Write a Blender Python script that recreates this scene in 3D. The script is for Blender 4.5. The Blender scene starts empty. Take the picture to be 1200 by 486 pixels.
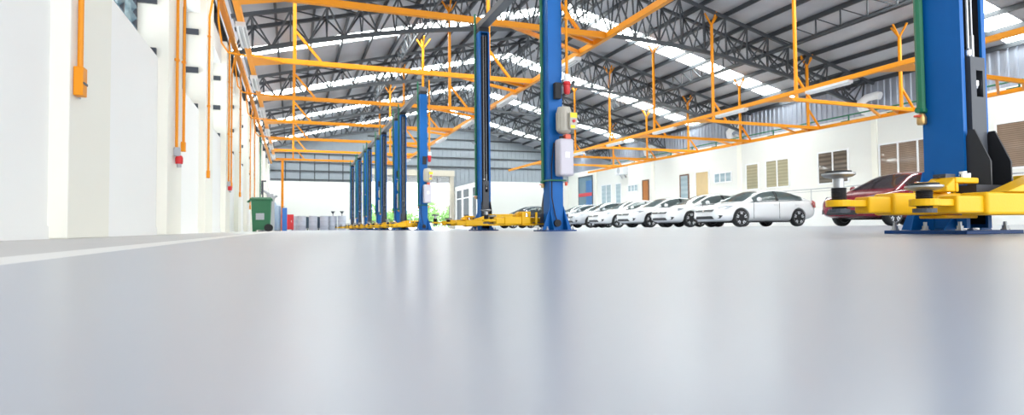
import bpy, bmesh, math, random
from mathutils import Vector, Matrix
R = math.radians
random.seed(4)
sc = bpy.context.scene
col = sc.collection

# ------------------------------------------------------------------ materials
def mat(name, rgb, rough=.5, metal=0., spec=.5, noise=0., nscale=8., bump=0., bscale=60., emit=None, coat=0.):
    m = bpy.data.materials.new(name); m.use_nodes = True
    nt = m.node_tree; b = nt.nodes['Principled BSDF']
    b.inputs['Base Color'].default_value = (*rgb, 1)
    b.inputs['Roughness'].default_value = rough
    b.inputs['Metallic'].default_value = metal
    b.inputs['Specular IOR Level'].default_value = spec
    b.inputs['Coat Weight'].default_value = coat
    if noise or bump:
        tc = nt.nodes.new('ShaderNodeTexCoord')
    if noise:
        n = nt.nodes.new('ShaderNodeTexNoise'); n.inputs['Scale'].default_value = nscale; n.inputs['Detail'].default_value = 4
        nt.links.new(tc.outputs['Object'], n.inputs['Vector'])
        mx = nt.nodes.new('ShaderNodeMix'); mx.data_type = 'RGBA'
        mx.inputs[6].default_value = (*[max(0, c*(1-noise)) for c in rgb], 1)
        mx.inputs[7].default_value = (*[min(1, c*(1+noise)) for c in rgb], 1)
        nt.links.new(n.outputs['Fac'], mx.inputs[0]); nt.links.new(mx.outputs[2], b.inputs['Base Color'])
    if bump:
        n2 = nt.nodes.new('ShaderNodeTexNoise'); n2.inputs['Scale'].default_value = bscale
        nt.links.new(tc.outputs['Object'], n2.inputs['Vector'])
        bp = nt.nodes.new('ShaderNodeBump'); bp.inputs['Strength'].default_value = bump; bp.inputs['Distance'].default_value = .01
        nt.links.new(n2.outputs['Fac'], bp.inputs['Height']); nt.links.new(bp.outputs['Normal'], b.inputs['Normal'])
    if emit:
        b.inputs['Emission Color'].default_value = (*emit[0], 1); b.inputs['Emission Strength'].default_value = emit[1]
    return m

M = {}
M['blue'] = mat('blue_paint', (.001, .115, .40), .45, spec=.25, noise=.12, nscale=3)
M['blue_dark'] = mat('blue_plate_paint', (.002, .05, .20), .45, spec=.3, noise=.1, nscale=5)
M['yellow'] = mat('yellow_paint', (.82, .45, .003), .42, spec=.3, noise=.06, nscale=6, bump=.05, bscale=90)
M['orange'] = mat('orange_paint', (.80, .285, .005), .45, spec=.3, noise=.06, nscale=4)
M['charcoal'] = mat('charcoal_paint', (.045, .052, .066), .5, noise=.15, nscale=5)
M['truss'] = mat('dark_steel_paint', (.042, .048, .056), .55, noise=.15, nscale=3)
M['gusset'] = mat('black_gusset_paint', (.018, .019, .023), .5, noise=.15, nscale=5)
M['black'] = mat('black_rubber', (.016, .016, .018), .7, noise=.2, nscale=20)
M['steel'] = mat('bright_steel', (.40, .41, .42), .38, metal=.8, noise=.1, nscale=30)
M['chrome'] = mat('chrome', (.8, .8, .8), .15, metal=1., noise=.03, nscale=30)
M['green'] = mat('green_pipe_paint', (.01, .16, .075), .45, noise=.1, nscale=10)
M['bin'] = mat('bin_green_plastic', (.022, .15, .065), .5, noise=.12, nscale=6)
M['red'] = mat('red_paint', (.62, .02, .025), .4, noise=.08, nscale=8)
M['valve'] = mat('valve_red', (.8, .11, .05), .4, noise=.1, nscale=30)
M['brass'] = mat('brass', (.6, .38, .15), .35, metal=.8, noise=.1, nscale=40)
M['white'] = mat('white_wall_paint', (.88, .88, .86), .6, noise=.012, nscale=2, bump=.03, bscale=40)
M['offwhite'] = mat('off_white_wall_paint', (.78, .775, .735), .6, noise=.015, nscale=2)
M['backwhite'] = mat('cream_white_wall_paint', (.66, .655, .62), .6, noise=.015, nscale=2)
M['cream'] = mat('cream_paint_and_light', (.84, .825, .74), .6, noise=.012, nscale=2)
M['wframe'] = mat('white_frame', (.82, .83, .84), .4, noise=.02, nscale=10)
M['roof'] = mat('grey_roof_sheet', (.40, .41, .44), .5, noise=.10, nscale=1.5)
M['beamgrey'] = mat('overhead_grey', (.10, .105, .115), .5, noise=.1, nscale=6)
M['housing'] = mat('lamp_housing_white', (.60, .60, .60), .5, noise=.03, nscale=6)
M['tube'] = mat('lamp_tube_off', (.8, .8, .8), .3, noise=.02, nscale=6)
M['grey'] = mat('grey_paint', (.42, .43, .46), .5, noise=.08, nscale=6)
M['drum'] = mat('grey_drum_paint', (.46, .48, .55), .45, noise=.08, nscale=9)
M['drumblue'] = mat('drum_band_dark', (.045, .075, .11), .5, noise=.12, nscale=12)
M['tank'] = mat('pale_plastic_tank', (.55, .52, .58), .35, noise=.03, nscale=6)
M['motor'] = mat('motor_grey', (.50, .47, .40), .45, noise=.08, nscale=14)
M['lblyellow'] = mat('label_yellow', (.9, .72, .02), .5, noise=.04, nscale=30)
M['paper'] = mat('paper_label', (.85, .85, .85), .6, noise=.03, nscale=60)
M['lamp'] = mat('lamp_tube', (.9, .9, .9), .5, emit=((1, .98, .94), 1.0), noise=.01, nscale=4)
M['bluecyl'] = mat('pale_blue_paint', (.40, .50, .62), .4, noise=.05, nscale=8)
M['bluebox'] = mat('bright_blue_plastic', (.03, .16, .5), .45, noise=.05, nscale=8)
M['door'] = mat('orange_wood', (.42, .15, .035), .5, noise=.2, nscale=7)
M['dooredge'] = mat('brown_frame', (.16, .08, .05), .5, noise=.15, nscale=9)
M['tan'] = mat('tan_recess', (.62, .46, .25), .6, noise=.08, nscale=4)
M['beige'] = mat('beige_concrete', (.50, .45, .37), .6, noise=.04, nscale=4)
M['shutter'] = mat('shutter_slats', (.30, .31, .31), .5, noise=.06, nscale=5)
M['leaf'] = mat('green_leaf', (.22, .42, .12), .6, noise=.4, nscale=3)
M['bark'] = mat('brown_bark', (.16, .11, .07), .8, noise=.3, nscale=9)
M['paving'] = mat('pale_paving', (.62, .62, .60), .7, noise=.06, nscale=1)
M['carwhite'] = mat('white_car_paint', (.84, .85, .86), .22, coat=.5, noise=.005, nscale=2)
M['carred'] = mat('dark_red_car_paint', (.20, .006, .02), .22, coat=.7, noise=.05, nscale=2)
M['cargrey'] = mat('dark_grey_car_paint', (.10, .12, .15), .25, coat=.5, noise=.05, nscale=2)
M['carsilver'] = mat('silver_car_paint', (.52, .54, .57), .25, metal=.3, coat=.5, noise=.04, nscale=2)
M['tyre'] = mat('tyre_rubber', (.018, .018, .02), .75, noise=.15, nscale=30)
M['alloy'] = mat('alloy_wheel', (.80, .82, .85), .3, metal=.2, noise=.05, nscale=20)
M['headlamp'] = mat('headlamp_lens', (.35, .38, .42), .1, spec=.8, noise=.15, nscale=25)
M['taillamp'] = mat('taillamp_lens', (.4, .006, .012), .15, noise=.1, nscale=20)
M['trimblack'] = mat('black_trim', (.02, .021, .024), .35, noise=.1, nscale=20)
M['liner'] = mat('arch_liner', (.012, .012, .013), .8, noise=.1, nscale=9)
M['plate'] = mat('number_plate', (.75, .75, .76), .4, noise=.03, nscale=30)
M['poster'] = mat('blue_panel', (.03, .14, .36), .35, noise=.15, nscale=2)
M['posterglass'] = mat('blue_grey_glass', (.13, .21, .27), .12, noise=.15, nscale=1)
M['redband'] = mat('red_band', (.6, .03, .05), .4, noise=.05, nscale=6)

def glass(name, tint, alpha=.5, rough=.05):
    """tinted window glass: part see-through, part glossy tint"""
    m = bpy.data.materials.new(name); m.use_nodes = True
    nt = m.node_tree; b = nt.nodes['Principled BSDF']; out = nt.nodes['Material Output']
    n = nt.nodes.new('ShaderNodeTexNoise'); n.inputs['Scale'].default_value = 2
    tc = nt.nodes.new('ShaderNodeTexCoord'); nt.links.new(tc.outputs['Object'], n.inputs['Vector'])
    mr = nt.nodes.new('ShaderNodeMapRange'); mr.inputs[3].default_value = rough; mr.inputs[4].default_value = rough+.03
    nt.links.new(n.outputs['Fac'], mr.inputs[0]); nt.links.new(mr.outputs[0], b.inputs['Roughness'])
    b.inputs['Base Color'].default_value = (*tint, 1)
    t = nt.nodes.new('ShaderNodeBsdfTransparent'); t.inputs[0].default_value = (.75, .82, .82, 1)
    mx = nt.nodes.new('ShaderNodeMixShader'); mx.inputs[0].default_value = alpha
    nt.links.new(t.outputs[0], mx.inputs[1]); nt.links.new(b.outputs[0], mx.inputs[2]); nt.links.new(mx.outputs[0], out.inputs[0])
    return m
M['carglass'] = glass('car_glass', (.02, .035, .04), .62)
M['louvre'] = glass('louvre_glass', (.25, .36, .42), .6, .12)
M['pane_dark'] = glass('dark_tinted_pane', (.05, .06, .055), .8)

M['pane_grey'] = mat('grey_glass_pane', (.07, .085, .095), .55, spec=.15, noise=.1, nscale=2)
def blind(name, c1, c2, sc_=14., rough=.35):
    m = bpy.data.materials.new(name); m.use_nodes = True
    nt = m.node_tree; b = nt.nodes['Principled BSDF']; b.inputs['Roughness'].default_value = rough
    tc = nt.nodes.new('ShaderNodeTexCoord')
    w = nt.nodes.new('ShaderNodeTexWave'); w.bands_direction = 'Z'; w.inputs['Scale'].default_value = sc_*.3
    w.inputs['Distortion'].default_value = .6
    nt.links.new(tc.outputs['Object'], w.inputs['Vector'])
    n = nt.nodes.new('ShaderNodeTexNoise'); n.inputs['Scale'].default_value = 1.7; nt.links.new(tc.outputs['Object'], n.inputs['Vector'])
    ad = nt.nodes.new('ShaderNodeMath'); ad.operation = 'MULTIPLY'
    nt.links.new(w.outputs['Fac'], ad.inputs[0]); nt.links.new(n.outputs['Fac'], ad.inputs[1])
    mx = nt.nodes.new('ShaderNodeMix'); mx.data_type = 'RGBA'
    mx.inputs[6].default_value = (*c1, 1); mx.inputs[7].default_value = (*c2, 1)
    nt.links.new(ad.outputs[0], mx.inputs[0]); nt.links.new(mx.outputs[2], b.inputs['Base Color'])
    b.inputs['Coat Weight'].default_value = .6
    return m
M['blind_brown'] = blind('brown_slat_blind', (.13, .085, .055), (.42, .30, .22))
M['blind_tan'] = blind('tan_blind', (.30, .27, .17), (.50, .45, .30), 6)
M['blind_dark'] = blind('dark_room_pane', (.05, .035, .022), (.24, .20, .16), 5)
M['pane_pale'] = blind('pale_blue_pane', (.30, .40, .45), (.45, .55, .60), 3)

def skylight_mat():
    m = bpy.data.materials.new('translucent_skylight'); m.use_nodes = True
    nt = m.node_tree; b = nt.nodes['Principled BSDF']
    tc = nt.nodes.new('ShaderNodeTexCoord'); n = nt.nodes.new('ShaderNodeTexNoise'); n.inputs['Scale'].default_value = 1.2
    nt.links.new(tc.outputs['Object'], n.inputs['Vector'])
    mr = nt.nodes.new('ShaderNodeMapRange'); mr.inputs[3].default_value = SKY*.85; mr.inputs[4].default_value = SKY*1.15
    nt.links.new(n.outputs['Fac'], mr.inputs[0]); nt.links.new(mr.outputs[0], b.inputs['Emission Strength'])
    b.inputs['Base Color'].default_value = (.8, .85, .85, 1); b.inputs['Emission Color'].default_value = (.93, 1, .98, 1)
    return m
SKY = 9.3
M['skylight'] = skylight_mat()

def corrugated_mat(name, rgb, rough, metal):
    return mat(name, rgb, rough, metal=metal, noise=.1, nscale=2.5)
M['corr'] = corrugated_mat('corrugated_silver_sheet', (.36, .39, .46), .35, .5)
M['clad'] = corrugated_mat('pale_cladding_sheet', (.25, .28, .31), .5, .1)

def floor_mat():
    m = bpy.data.materials.new('glossy_epoxy_floor'); m.use_nodes = True
    nt = m.node_tree; N = nt.nodes; L = nt.links; b = N['Principled BSDF']
    tc = N.new('ShaderNodeTexCoord'); sp = N.new('ShaderNodeSeparateXYZ'); L.new(tc.outputs['Object'], sp.inputs[0])
    def m2(op, a, bb):
        x = N.new('ShaderNodeMath'); x.operation = op
        for i, v in enumerate((a, bb)):
            if isinstance(v, (int, float)): x.inputs[i].default_value = v
            else: L.new(v, x.inputs[i])
        return x.outputs[0]
    left = m2('LESS_THAN', sp.outputs[0], -.47)                     # matte strip along the left wall
    d = m2('ABSOLUTE', m2('ADD', sp.outputs[0], .53), 0)
    line = m2('LESS_THAN', d, .07)                                 # painted white line
    n1 = N.new('ShaderNodeTexNoise'); n1.inputs['Scale'].default_value = .7; n1.inputs['Detail'].default_value = 5
    L.new(tc.outputs['Object'], n1.inputs['Vector'])
    def mixc(f, a, bb):
        x = N.new('ShaderNodeMix'); x.data_type = 'RGBA'
        for i, v in ((0, f), (6, a), (7, bb)):
            if isinstance(v, tuple): x.inputs[i].default_value = (*v, 1)
            else: L.new(v, x.inputs[i])
        return x.outputs[2]
    epoxy = mixc(n1.outputs['Fac'], (.36, .385, .44), (.41, .435, .49))
    conc = mixc(n1.outputs['Fac'], (.52, .515, .505), (.60, .595, .585))
    c = mixc(left, epoxy, conc); c = mixc(line, c, (.78, .78, .76))
    L.new(c, b.inputs['Base Color'])
    n3 = N.new('ShaderNodeTexNoise'); n3.inputs['Scale'].default_value = 2.2; L.new(tc.outputs['Object'], n3.inputs['Vector'])
    mr = N.new('ShaderNodeMapRange'); mr.inputs[3].default_value = .275; mr.inputs[4].default_value = .295
    L.new(n3.outputs['Fac'], mr.inputs[0])
    rg = m2('ADD', mr.outputs[0], m2('MULTIPLY', left, .3)); L.new(rg, b.inputs['Roughness'])
    b.inputs['Specular IOR Level'].default_value = .5
    return m
M['floor'] = floor_mat()

# ------------------------------------------------------------------ mesh builder
class MB:
    def __init__(s): s.v = []; s.f = []
    def add(s, vs, fs):
        o = len(s.v); s.v += [tuple(v) for v in vs]; s.f += [tuple(i+o for i in f) for f in fs]; return s
    def box(s, x0, x1, y0, y1, z0, z1):
        return s.add([(x0,y0,z0),(x1,y0,z0),(x1,y1,z0),(x0,y1,z0),(x0,y0,z1),(x1,y0,z1),(x1,y1,z1),(x0,y1,z1)],
                     [(3,2,1,0),(4,5,6,7),(0,1,5,4),(1,2,6,5),(2,3,7,6),(3,0,4,7)])
    def cbox(s, c, d, rz=0.):
        dx, dy, dz = (k/2 for k in d); cs, sn = math.cos(rz), math.sin(rz); vs = []
        for z in (-dz, dz):
            for x, y in ((-dx,-dy),(dx,-dy),(dx,dy),(-dx,dy)):
                vs.append((c[0]+x*cs-y*sn, c[1]+x*sn+y*cs, c[2]+z))
        return s.add(vs, [(3,2,1,0),(4,5,6,7),(0,1,5,4),(1,2,6,5),(2,3,7,6),(3,0,4,7)])
    def bar(s, p, q, w, h, up=(0,0,1)):
        p, q = Vector(p), Vector(q); d = (q-p).normalized(); up = Vector(up)
        if abs(d.dot(up)) > .98: up = Vector((0,1,0))
        a = d.cross(up).normalized(); b = a.cross(d).normalized(); vs = []
        for c in (p, q):
            for i, j in ((-1,-1),(1,-1),(1,1),(-1,1)): vs.append(c + a*(i*w/2) + b*(j*h/2))
        return s.add(vs, [(3,2,1,0),(4,5,6,7),(0,1,5,4),(1,2,6,5),(2,3,7,6),(3,0,4,7)])
    def tube(s, pts, r, n=8):
        pts = [Vector(p) for p in pts]; rings = []; o = len(s.v); ref = None
        for i, p in enumerate(pts):
            d = ((pts[min(i+1, len(pts)-1)]-p).normalized() + (p-pts[max(i-1,0)]).normalized())
            d = d.normalized()
            if ref is None: ref = Vector((0,0,1)) if abs(d.z) < .9 else Vector((1,0,0))
            a = d.cross(ref).normalized(); b = a.cross(d).normalized(); ref = b
            for k in range(n):
                t = 2*math.pi*k/n; s.v.append(tuple(p + a*(math.cos(t)*r) + b*(math.sin(t)*r)))
        for i in range(len(pts)-1):
            for k in range(n):
                a0 = o+i*n+k; a1 = o+i*n+(k+1)%n; s.f.append((a0, a1, a1+n, a0+n))
        s.f.append(tuple(o+k for k in range(n))[::-1]); e = o+(len(pts)-1)*n; s.f.append(tuple(e+k for k in range(n)))
        return s
    def lathe(s, prof, c=(0,0,0), axis='Z', n=20):
        o = len(s.v)
        for r, h in prof:
            for k in range(n):
                t = 2*math.pi*k/n; a, b = r*math.cos(t), r*math.sin(t)
                p = {'Z': (a, b, h), 'Y': (b, h, a), 'X': (h, a, b)}[axis]
                s.v.append((c[0]+p[0], c[1]+p[1], c[2]+p[2]))
        for i in range(len(prof)-1):
            for k in range(n):
                a0 = o+i*n+k; a1 = o+i*n+(k+1)%n; s.f.append((a0, a1, a1+n, a0+n))
        s.f.append(tuple(o+k for k in range(n))[::-1]); e = o+(len(prof)-1)*n; s.f.append(tuple(e+k for k in range(n)))
        return s
    def prism(s, poly, vec):
        n = len(poly); vec = Vector(vec)
        vs = [Vector(p) for p in poly] + [Vector(p)+vec for p in poly]
        return s.add(vs, [tuple(range(n))[::-1], tuple(range(n, 2*n))] + [(i, (i+1)%n, (i+1)%n+n, i+n) for i in range(n)])
    def build(s, name, m, parent=None, smooth=False, bevel=0., seg=2):
        me = bpy.data.meshes.new(name); me.from_pydata(s.v, [], s.f)
        bm = bmesh.new(); bm.from_mesh(me); bmesh.ops.recalc_face_normals(bm, faces=bm.faces[:]); bm.to_mesh(me); bm.free()
        me.materials.append(m)
        o = bpy.data.objects.new(name, me); col.objects.link(o)
        if smooth:
            me.polygons.foreach_set('use_smooth', [True]*len(me.polygons))
            try: me.set_sharp_from_angle(angle=R(40))
            except Exception: pass
        if bevel:
            bv = o.modifiers.new('bevel', 'BEVEL'); bv.width = bevel; bv.segments = seg; bv.limit_method = 'ANGLE'; bv.angle_limit = R(35)
        if parent: o.parent = parent
        return o

def tag(o, label=None, cat=None, group=None, kind=None):
    if label: o['label'] = label
    if cat: o['category'] = cat
    if group: o['group'] = group
    if kind: o['kind'] = kind
    return o
def empty(name, loc=(0,0,0), rz=0., label=None, cat=None, group=None):
    o = bpy.data.objects.new(name, None); col.objects.link(o); o.empty_display_size = .2
    o.location = loc; o.rotation_euler = (0,0,rz); tag(o, label, cat, group); return o
def copy_tree(o, parent=None):
    c = o.copy(); col.objects.link(c)
    if parent: c.parent = parent
    for ch in [x for x in bpy.data.objects if x.parent == o]: copy_tree(ch, c)
    return c
def struct(o): o['kind'] = 'structure'; return o
ORD = ['nearest', 'second nearest', 'third nearest', 'fourth nearest', 'fifth nearest', 'sixth nearest', 'seventh nearest', 'eighth nearest', 'ninth nearest', 'tenth nearest', 'eleventh nearest', 'twelfth nearest']
NTH = ['first', 'second', 'third', 'fourth', 'fifth', 'sixth', 'seventh', 'eighth', 'ninth', 'tenth', 'eleventh', 'twelfth', 'thirteenth', 'fourteenth']

# ------------------------------------------------------------------ setting
XL, XR, YN, YE = -1.75, 24.4, -7.0, 50.0
RC, RZ, RS = 11.35, 9.85, .25                                        # ridge line of the roof
def roof(x): return RZ - RS*abs(x-RC)
TR = [9.4, 19.3, 26.8, 34.3, 41.8]                                    # trusses
STRIP = [13.0, 23.6, 31.3, 39.1, 46.9]

struct(MB().box(-4, XR+.3, YN, YE, -.12, 0).build('floor', M['floor']))
tag(MB().box(-16, 40, YE+.02, YE+45, -.14, -.02).build('outdoor_paving', M['paving']), kind='structure')

# roof sheets with translucent strips between them
rb = MB(); sky = []
edges = [YN]
for y in STRIP: edges += [y-.56, y+.56]
edges += [YE+.6]
XEL, XER = -4.2, 26.6
for i in range(0, len(edges), 2):
    for xa, xb in ((XEL, RC), (RC, XER)):
        y0, y1 = edges[i], edges[i+1]
        rb.prism([(xa, y0, roof(xa)), (xb, y0, roof(xb)), (xb, y0, roof(xb)+.06), (xa, y0, roof(xa)+.06)], (0, y1-y0, 0))
struct(rb.build('ceiling', M['roof']))
wn = 0
for y in STRIP:
    for xa, xb in ((XEL, RC), (RC, XER)):
        wn += 1
        struct(MB().prism([(xa, y-.56, roof(xa)+.01), (xb, y-.56, roof(xb)+.01), (xb, y-.56, roof(xb)+.05), (xa, y-.56, roof(xa)+.05)], (0, 1.12, 0)).build('window_%d' % wn, M['skylight']))

# purlins, one object each
px = []
x = RC-.35
while x > XL-.3: px.append(x); x -= 1.15
nl = len(px)
x = RC+.35
while x < XR+.3: px.append(x); x += 1.15
for i, x in enumerate(px):
    side = 'left' if i < nl else 'right'; k = i if i < nl else i-nl
    o = MB().box(-.035, .035, YN+.1, YE-.1, -.18, -.005).build('roof_purlin', M['truss'])
    o.location = (x, 0, roof(x)-.012)
    tag(o, 'dark steel purlin under the %s roof slope, %s down from the ridge' % (side, NTH[k]), 'purlin', 'roof purlins')

# ---- left wall: thick panels below the windows, proud pillars between them
PF, PW, PY0, PSP = -1.62, 1.10, 5.45, 3.85                             # pillar face x, width, first y, spacing
WT = 5.0
wl = MB()
wl.box(-2.15, XL, YN, YE, 0, 2.46)                                    # lower panel
wl.box(-2.15, XL, YN, YE, 4.42, WT)                                   # band over the windows
pill = [PY0+PSP*k for k in range(-4, 12)]
wall_left = struct(wl.build('wall_left', M['white']))
pc = MB()
for y in pill:
    if YN < y < YE-1.4: pc.box(-2.14, PF, y, y+PW, 0, WT+.02)
struct(pc.build('trim_1', M['cream'], bevel=.01))  # cream tint stands in for the yellower light on the pillars' near sides
struct(MB().box(XL, XL+.012, YN, YE, 0, .1).build('baseboard_left', M['white']))
# windows
for k, y in enumerate(pill):
    y0, y1 = y+PW, y+PSP
    if y0 < YN or y1 > YE: continue
    wn += 1
    w = MB()
    for a, b in ((y0+.01, y0+.07), (y1-.07, y1-.01)): w.box(-2.07, -2.0, a, b, 2.47, 4.41)
    for j in range(1, 4):
        yy = y0+(y1-y0)*j/4; w.box(-2.07, -2.0, yy-.025, yy+.025, 2.47, 4.41)
    w.box(-2.07, -2.0, y0+.07, y1-.07, 2.47, 2.53); w.box(-2.07, -2.0, y0+.07, y1-.07, 4.35, 4.41)
    fr = struct(w.build('window_%d' % wn, M['charcoal']))
    lv = MB(); z = 2.60
    while z < 4.3:
        lv.prism([(-2.085, y0+.075, z-.03), (-2.075, y0+.075, z-.035), (-1.985, y0+.075, z+.055), (-1.995, y0+.075, z+.06)], (0, y1-y0-.15, 0)); z += .15
    lv.build('louvre_panes', M['louvre'], fr)
    for z in (2.47, 3.20, 3.97):
        MB().box(-1.995, -1.765, y1-.05, y1-.004, z, z+.11).build('jamb_bracket', M['charcoal'], fr)

# dark eave girder and orange rail over the left wall
t = MB()
t.box(-1.93, -1.88, YN+.2, YE-.5, 5.02, 5.60)
t.box(-1.88, -1.76, YN+.2, YE-.5, 5.02, 5.09); t.box(-1.88, -1.76, YN+.2, YE-.5, 5.53, 5.60)
y = YN+1
while y < YE-2:
    t.box(-1.88, -1.78, y, y+.02, 5.09, 5.53); y += .62
tag(t.build('eave_girder', M['truss']), 'long dark channel girder with stiffeners running along the top of the left wall', 'girder')
tag(MB().box(-1.60, -1.47, YN+.3, YE-.6, 5.20, 5.34).build('wall_rail', M['orange'], bevel=.008), 'long orange rail fixed along the top of the left wall', 'rail')

# ---- right wall
PZ = .81                                                               # raised walkway behind the cars
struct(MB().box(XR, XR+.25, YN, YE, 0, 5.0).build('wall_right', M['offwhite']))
cg = MB(); y = YN; prof = []
while y < YE-.3:
    prof += [(y, 0), (y+.16, 0), (y+.19, .045), (y+.27, .045), (y+.30, 0)]; y += .30
vs = []; fs = []
for (yy, d) in prof: vs += [(XR+.06-d, yy, 5.0), (XR+.06-d, yy, roof(XR)-.02)]
for i in range(len(prof)-1):
    a = 2*i; fs.append((a, a+2, a+3, a+1))
cg.add(vs, fs); cgo = cg.build('wall_right_upper', M['corr']); struct(cgo)
sd = cgo.modifiers.new('thick', 'SOLIDIFY'); sd.thickness = .02
struct(MB().box(XR-1.6, XR, 8, YE-.1, 0, PZ).build('trim_2', M['white']))
pr_ = MB()
for y in (18.85, 27.35, 36.1, 44.6, 11.0): pr_.box(XR-.07, XR+.02, y-.14, y+.14, PZ, 5.0)
struct(pr_.build('trim_3', M['cream']))

def wall_window(y0, y1, z0, z1, n, pane, frame=M['wframe']):
    global wn
    wn += 1
    w = MB(); f = .07; x0, x1 = XR-.05, XR+.02
    w.box(x0, x1, y0, y1, z0, z0+f); w.box(x0, x1, y0, y1, z1-f, z1)
    for j in range(n+1):
        yy = y0+(y1-y0-f)*j/n; w.box(x0, x1, yy, yy+f, z0+f, z1-f)
    fr = struct(w.build('window_%d' % wn, frame))
    for j in range(n):
        a = y0+(y1-y0-f)*j/n+f; b = y0+(y1-y0-f)*(j+1)/n
        MB().box(XR-.025, XR-.005, a, b, z0+f, z1-f).build('pane', pane, fr)
wall_window(20.18, 21.93, 2.02, 3.62, 2, M['blind_dark'])
wall_window(15.2, 18.68, 1.95, 3.6, 4, M['blind_brown'])
wall_window(11.4, 14.06, 2.0, 3.75, 2, M['blind_brown'])
wall_window(23.69, 25.36, 2.05, 3.6, 2, M['blind_tan'])
wall_window(25.85, 26.86, 2.05, 3.55, 1, M['blind_tan'])
wall_window(28.01, 29.57, 2.64, 3.28, 3, M['pane_pale'])
wall_window(38.1, 39.52, 2.69, 3.25, 3, M['pane_pale'])
wall_window(42.03, 43.68, 1.7, 3.54, 2, M['pane_pale'])
wall_window(40.5, 41.38, 1.7, 3.51, 1, M['pane_pale'])
# doors on the right wall
def wall_door(n, y0, y1, z1, leaf, frame):
    f = .09
    w = MB().box(XR-.06, XR+.02, y0, y0+f, PZ, z1).box(XR-.06, XR+.02, y1-f, y1, PZ, z1).box(XR-.06, XR+.02, y0+f, y1-f, z1-f, z1)
    fr = struct(w.build('door_%d' % n, frame))
    lf = MB().box(XR-.035, XR-.005, y0+f, y1-f, PZ, z1-f).build('door_leaf', leaf, fr)
    hd = MB().lathe([(.035, 0), (.035, .05)], (XR-.09, y0+f+.1, PZ+1.0), 'X', 10).build('door_handle', M['steel'], fr)
    return fr
wall_door(1, 36.64, 37.5, 3.48, M['door'], M['dooredge'])
g = wall_door(2, 32.02, 32.98, 3.47, M['pane_pale'], M['dooredge'])
wall_door(3, 30.0, 31.37, 3.55, M['tan'], M['wframe'])
dp = wall_door(4, 45.2, 47.9, 4.55, M['posterglass'], M['charcoal'])
MB().box(XR-.05, XR-.037, 45.3, 46.4, 1.9, 4.1).build('poster_panel', M['poster'], dp)
MB().box(XR-.058, XR-.052, 45.3, 47.8, 2.75, 3.05).build('red_band', M['redband'], dp)

# walkway railing
rl = empty('walkway_railing', (XR-1.5, 19, PZ), 0, 'pale metal railing along the raised walkway behind the parked cars', 'railing')
MB().tube([(0, -8.5, .92), (0, 11, .92)], .025, 8).build('handrail', M['grey'], rl)
MB().tube([(0, -8.5, .80), (0, 11, .80)], .015, 6).build('lower_rail', M['grey'], rl)
for k in range(14):
    MB().tube([(0, -8.5+1.5*k, 0), (0, -8.5+1.5*k, .92)], .02, 6).build('rail_post', M['grey'], rl)

# ---- end wall with the roller-shutter opening
DX0, DX1 = 5.9, 12.9
we = MB()
we.box(-4.2, DX0, YE, YE+.25, 0, 3.92); we.box(DX1, 16.6, YE, YE+.25, 0, 3.3); we.box(16.6, XR+.3, YE, YE+.25, 0, 4.2); we.box(DX0, DX1, YE, YE+.25, 4.95, 5.0)
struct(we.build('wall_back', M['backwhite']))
cl = MB()
xs = [XEL+.1 + .4*i for i in range(int((XER-XEL-.3)/.4)+1)]
for i in range(len(xs)-1):
    a, b = xs[i], xs[i+1]
    zb = 3.92 if b <= DX0+.01 else (5.0 if a < DX1 else (3.3 if a < 16.6 else 4.2))
    cl.prism([(a, YE+.05, zb), (b-.05, YE+.05, zb), (b-.05, YE+.05, roof(b)-.02), (a, YE+.05, roof(a)-.02)], (0, .04, 0))
    cl.prism([(b-.07, YE+.085, zb), (b+.02, YE+.085, zb), (b+.02, YE+.085, roof(b)-.02), (b-.07, YE+.085, roof(b)-.02)], (0, .04, 0))
struct(cl.build('wall_back_upper', M['clad']))
gt = MB()
for z in (4.05, 4.75, 5.45, 6.15): gt.box(-1.6, DX0-.1, YE-.08, YE+.04, z-.05, z+.05)
for z in (5.4, 6.2, 7.0, 7.8): gt.box(DX0, XR-.3, YE-.08, YE+.04, z-.05, z+.05)
for x in [-.5+1.1*i for i in range(6)]: gt.box(x-.04, x+.04, YE-.12, YE-.081, 3.93, 6.2)
struct(gt.build('trim_4', M['truss']))
dr = MB().box(DX0-.35, DX0, YE-.12, YE+.3, 0, 4.55).box(DX1, DX1+.35, YE-.12, YE+.3, 0, 4.55)
dr.box(DX0-.35, DX1+.35, YE-.35, YE+.3, 4.55, 5.05)
dfr = struct(dr.build('door_5', M['beige']))
sl = MB(); z = 3.98
while z < 4.55:
    sl.box(DX0+.02, DX1-.02, YE-.02, YE+.05, z, z+.075); z += .085
sl.build('roller_shutter', M['shutter'], dfr)
hc = MB()
for i in range(30): hc.cbox((11.75, YE-.2, 4.35-i*.095), (.10, .04, .06) if i % 2 else (.05, .10, .07))
hc.build('hand_chain', M['charcoal'], dfr)
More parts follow.
